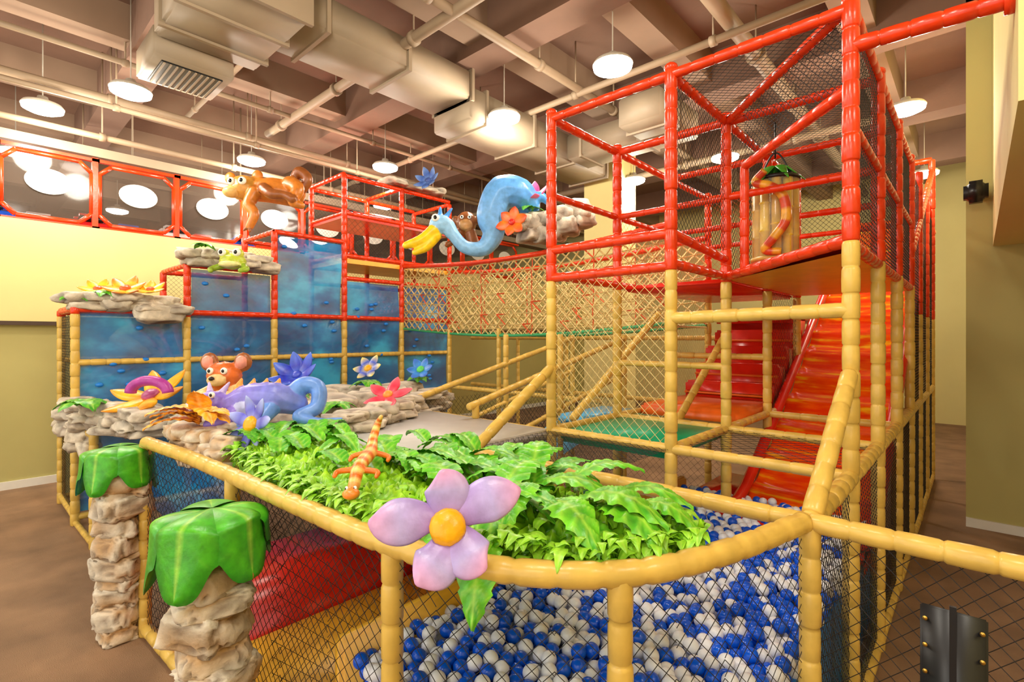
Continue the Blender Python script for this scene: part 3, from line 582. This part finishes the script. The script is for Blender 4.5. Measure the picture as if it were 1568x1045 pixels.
# ---------------- foam animals ----------------
def creature(name,prims,loc,eyes=(),vox=.014,rotz=YAW,er=.03,scale=1):
    e=empty(name,loc); e.rotation_euler=(0,0,rotz); e.scale=(scale,)*3; raw=MB([PAINT]); S=[]
    for pr in prims:
        if pr[0]=='c':
            _,pts,rs,col=pr; n=len(pts); sp=spline(pts,10) if n>1 else [V(pts[0])]
            for i,p in enumerate(sp):
                t=i/10; k=min(int(t),n-2) if n>1 else 0; r_=rs[k]+(rs[k+1]-rs[k])*(t-k) if n>1 else rs[0]
                cc=col(i/len(sp)) if callable(col) else col; S.append((p[:],(r_,)*3,cc))
        else: S.append((pr[1],pr[2],pr[3]))
    for c,r_,col in S: ell(raw,c,r_,sub=2)
    t=raw.build('tmp'); m=t.modifiers.new('r','REMESH'); m.mode='VOXEL'; m.voxel_size=vox; s=t.modifiers.new('s','SMOOTH'); s.iterations=4; s.factor=.5
    dg=bpy.context.evaluated_depsgraph_get(); dg.update(); me=bpy.data.meshes.new_from_object(t.evaluated_get(dg)); bpy.data.objects.remove(t)
    n=len(me.vertices); co=np.empty(n*3); me.vertices.foreach_get('co',co); co=co.reshape(-1,3)
    best=np.full(n,1e9); C=np.zeros((n,4),dtype=np.float32); C[:,3]=1
    for c,r_,col in S:
        dd=(np.linalg.norm((co-np.array(c))/np.array(r_),axis=1)-1)*min(r_); k=dd<best; best[k]=dd[k]; C[k,:3]=col[:3]
    for a in list(me.color_attributes): me.color_attributes.remove(a)
    a=me.color_attributes.new('Col','FLOAT_COLOR','POINT'); a.data.foreach_set('color',C.ravel()); me.polygons.foreach_set('use_smooth',[True]*len(me.polygons))
    me.materials.clear(); me.materials.append(PAINT); me.update(); b=bpy.data.objects.new('body',me); SC.collection.objects.link(b); b.parent=e
    if eyes:
        mb=MB([EYEW,EYEB])
        for x,y,z,*q in eyes:
            r_=q[0] if q else er; ell(mb,(x,y,z),(r_,r_*.7,r_),mi=0); ell(mb,(x,y-r_*.45,z),(r_*.5,r_*.4,r_*.55),mi=1)
        mb.build('eyes',e)
    return e
BRN=lin(204,120,40); BRD=lin(146,82,36); CRE=lin(240,204,140); PNK=lin(230,150,130)
creature('foam_bush_baby',[('e',(-.3,0,.14),(.24,.2,.2),lin(200,140,54)),('e',(-.44,-.12,.05),(.13,.12,.09),lin(226,184,110)),('e',(-.53,.02,.3),(.09,.05,.1),BRN),('e',(-.13,.05,.34),(.09,.05,.1),BRN),
 ('c',[(-.15,.05,.12),(.1,.05,.12),(.38,.1,.08)],[.17,.2,.2],BRN),('c',[(.05,-.12,.1),(.2,-.2,.0),(.4,-.2,-.02),(.52,-.2,-.08)],[.09,.08,.06,.07],BRD),('c',[(.4,0,.2),(.55,-.1,.1),(.5,-.15,-.1),(.62,-.15,-.16)],[.13,.1,.08,.06],BRN),
 ('c',[(-.1,-.1,.05),(-.16,-.15,-.15),(-.05,-.2,-.3),(-.12,-.2,-.48)],[.1,.09,.07,.06],lin(212,126,50)),('c',[(-.12,-.2,-.48),(-.2,-.22,-.55)],[.04,.02],BRD),('c',[(-.12,-.2,-.48),(-.1,-.24,-.57)],[.04,.02],BRD),('c',[(.5,.1,.1),(.62,.1,.3),(.5,.1,.42),(.42,.1,.34)],[.07,.08,.09,.07],BRD)],
 sv(7.75,-3.78,4.45),[(-.42,-.16,.2,.06),(-.24,-.19,.2,.06)])
BL=lin(76,150,224); BL2=lin(150,202,240); YE=lin(250,208,24)
creature('foam_blue_bird',[('c',[(.45,.1,.2),(.3,0,.36),(.05,0,.36),(-.1,0,.05),(-.06,0,-.2),(-.2,0,-.42),(-.45,-.05,-.42),(-.62,-.05,-.25),(-.72,-.05,-.12)],[.16,.22,.24,.21,.16,.12,.095,.09,.12],lambda t:mix(BL,BL2,t)),
 ('e',(-.8,-.07,-.1),(.17,.12,.14),BL2),('c',[(-.88,-.08,-.18),(-1.05,-.1,-.32),(-1.28,-.1,-.4)],[.1,.085,.055],YE),('c',[(-.86,-.08,-.26),(-1.0,-.1,-.42),(-1.16,-.1,-.5)],[.08,.07,.045],YE),
 ('c',[(-.75,0,0),(-.66,.02,.14)],[.045,.02],BL),('c',[(-.82,0,.02),(-.82,.02,.16)],[.045,.02],BL),('c',[(.4,.1,.2),(.6,.05,.32),(.75,.05,.2)],[.12,.08,.03],BL)],
 sv(7.2,-.2,4.0),[(-.86,-.17,-.03,.055)])
creature('foam_monkey',[('e',(0,0,0),(.17,.15,.19),BRD),('e',(0,-.1,-.05),(.11,.08,.1),lin(206,150,90)),('e',(-.18,0,.05),(.05,.04,.07),BRD),('e',(.18,0,.05),(.05,.04,.07),BRD),('c',[(-.1,0,-.15),(-.2,-.05,-.3),(-.3,-.05,-.36)],[.07,.05,.05],BRD),('c',[(.05,0,-.15),(.1,0,-.35)],[.1,.12],BRD)],sv(7.35,-.66,3.97),[(-.06,-.15,.06,.03),(.06,-.15,.06,.03)],scale=.9)
ORB=lin(216,108,44)
creature('foam_mouse',[('e',(0,0,0),(.15,.13,.13),ORB),('e',(0,-.12,-.03),(.08,.08,.055),CRE),('e',(-.15,.03,.12),(.085,.04,.09),BRD),('e',(.15,.03,.12),(.085,.04,.09),BRD),('e',(-.15,-.01,.12),(.05,.03,.055),PNK),('e',(.15,-.01,.12),(.05,.03,.055),PNK),
 ('c',[(0,.05,-.1),(0,.08,-.25)],[.12,.17],ORB),('c',[(-.1,-.02,-.12),(-.14,-.14,-.16),(-.06,-.2,-.14)],[.05,.045,.035],CRE),('c',[(.1,-.02,-.12),(.14,-.14,-.16),(.06,-.2,-.14)],[.05,.045,.035],CRE),('e',(0,-.2,-.01),(.025,.02,.02),(.02,.01,.01))],sv(4.5,-2.55,1.97),[(-.06,-.115,.05,.03),(.06,-.115,.05,.03)],.01)
PU=lin(140,116,216); PB=lin(104,150,230); LV=lin(200,184,236)
creature('foam_purple_dragon',[('c',[(-.2,0,-.04),(-.02,0,.02),(.18,0,.03),(.32,.05,-.02)],[.09,.125,.125,.09],lambda t:mix(PU,PB,t*.7)),('c',[(.25,.05,.0),(.36,.08,.12),(.48,.08,.1),(.5,0,-.04),(.4,-.1,-.1),(.55,-.1,-.14),(.72,-.08,-.12)],[.085,.075,.065,.06,.05,.035,.015],PB),
 ('e',(-.3,-.04,.0),(.12,.1,.095),PU),('e',(-.4,-.1,-.03),(.085,.075,.055),LV),('c',[(-.25,0,.07),(-.2,.02,.15)],[.03,.012],LV),('c',[(-.34,0,.07),(-.36,.02,.15)],[.03,.012],LV),('c',[(-.1,-.08,-.06),(-.12,-.18,-.12),(-.22,-.22,-.14)],[.06,.045,.04],PU),('c',[(.18,-.08,-.04),(.14,-.2,-.12),(.04,-.24,-.14)],[.07,.05,.04],PB),('e',(0,-.06,-.03),(.12,.09,.08),lin(190,196,240))]
 +[('c',[(-.12+.1*i,0,.11),(-.1+.1*i,.02,.18)],[.035,.012],lin(240,160,70)) for i in range(4)],
 sv(4.0,-2.04,1.8),[(-.34,-.12,.06,.025),(-.25,-.13,.07,.025)],.01)
def lz(t): return mix(lin(240,104,20),lin(250,206,120),.5+.5*math.sin(t*60)) 
creature('foam_lizard',[('c',[(.3,-.3,-.12),(.22,-.22,-.03),(.1,-.1,.0),(-.1,.1,.02),(-.25,.22,.1),(-.3,.3,.22),(-.24,.3,.3)],[.05,.055,.06,.06,.045,.035,.02],lz),('e',(.36,-.36,-.16),(.07,.07,.045),lin(246,140,50)),('c',[(.2,-.2,-.03),(.1,-.32,-.04),(.14,-.38,-.06)],[.03,.025,.02],lin(240,120,30)),('c',[(.2,-.2,-.03),(.34,-.12,-.04),(.4,-.16,-.06)],[.03,.025,.02],lin(240,120,30)),('c',[(-.1,.1,.02),(-.22,-.0,-.02),(-.18,-.06,-.04)],[.03,.025,.02],lin(240,120,30)),('c',[(-.1,.1,.02),(.02,.2,-.02),(.08,.16,-.04)],[.03,.025,.02],lin(240,120,30))],(-2.28,1.4,1.7),[(.37,-.33,-.12,.018),(.33,-.38,-.12,.018)],.009,0,.03,.58)
creature('foam_frog',[('e',(0,0,0),(.18,.15,.12),lin(190,205,60)),('e',(-.1,-.04,.1),(.075,.06,.075),lin(210,215,80)),('e',(.1,-.04,.1),(.075,.06,.075),lin(210,215,80)),('e',(0,-.1,-.05),(.15,.07,.05),lin(232,226,150)),('c',[(-.14,0,-.06),(-.24,-.1,-.12),(-.2,-.18,-.15)],[.05,.04,.035],lin(150,180,50)),('c',[(.14,0,-.06),(.24,-.1,-.12),(.2,-.18,-.15)],[.05,.04,.035],lin(150,180,50))],sv(7.0,-3.85,3.36),[(-.1,-.09,.11,.055),(.1,-.09,.11,.055)],.011)
mb=MB([BLACK]); box(mb,(-.12,8.0,3.9),(.1,8.22,4.15),0,bev=.05); sweep(mb,[(0,8.2,4.0),(0,8.36,4.0)],.03); mb.build('wall_speaker')

# ---------------- camera, world ----------------
cd=bpy.data.cameras.new('camera'); cam=bpy.data.objects.new('camera',cd); SC.collection.objects.link(cam); cam.location=(0,0,2.31); cam.rotation_euler=(math.pi/2,0,YAW)
cd.sensor_fit='HORIZONTAL'; cd.sensor_width=36; cd.lens=17.84; cd.shift_y=-.0035; cd.clip_start=.05; SC.camera=cam
w=bpy.data.worlds.new('world'); SC.world=w; w.use_nodes=True; w.node_tree.nodes['Background'].inputs[0].default_value=(1,.95,.86,1); w.node_tree.nodes['Background'].inputs[1].default_value=1.6
SC.view_settings.view_transform='Standard'; SC.view_settings.look='None'; SC.view_settings.exposure=.12
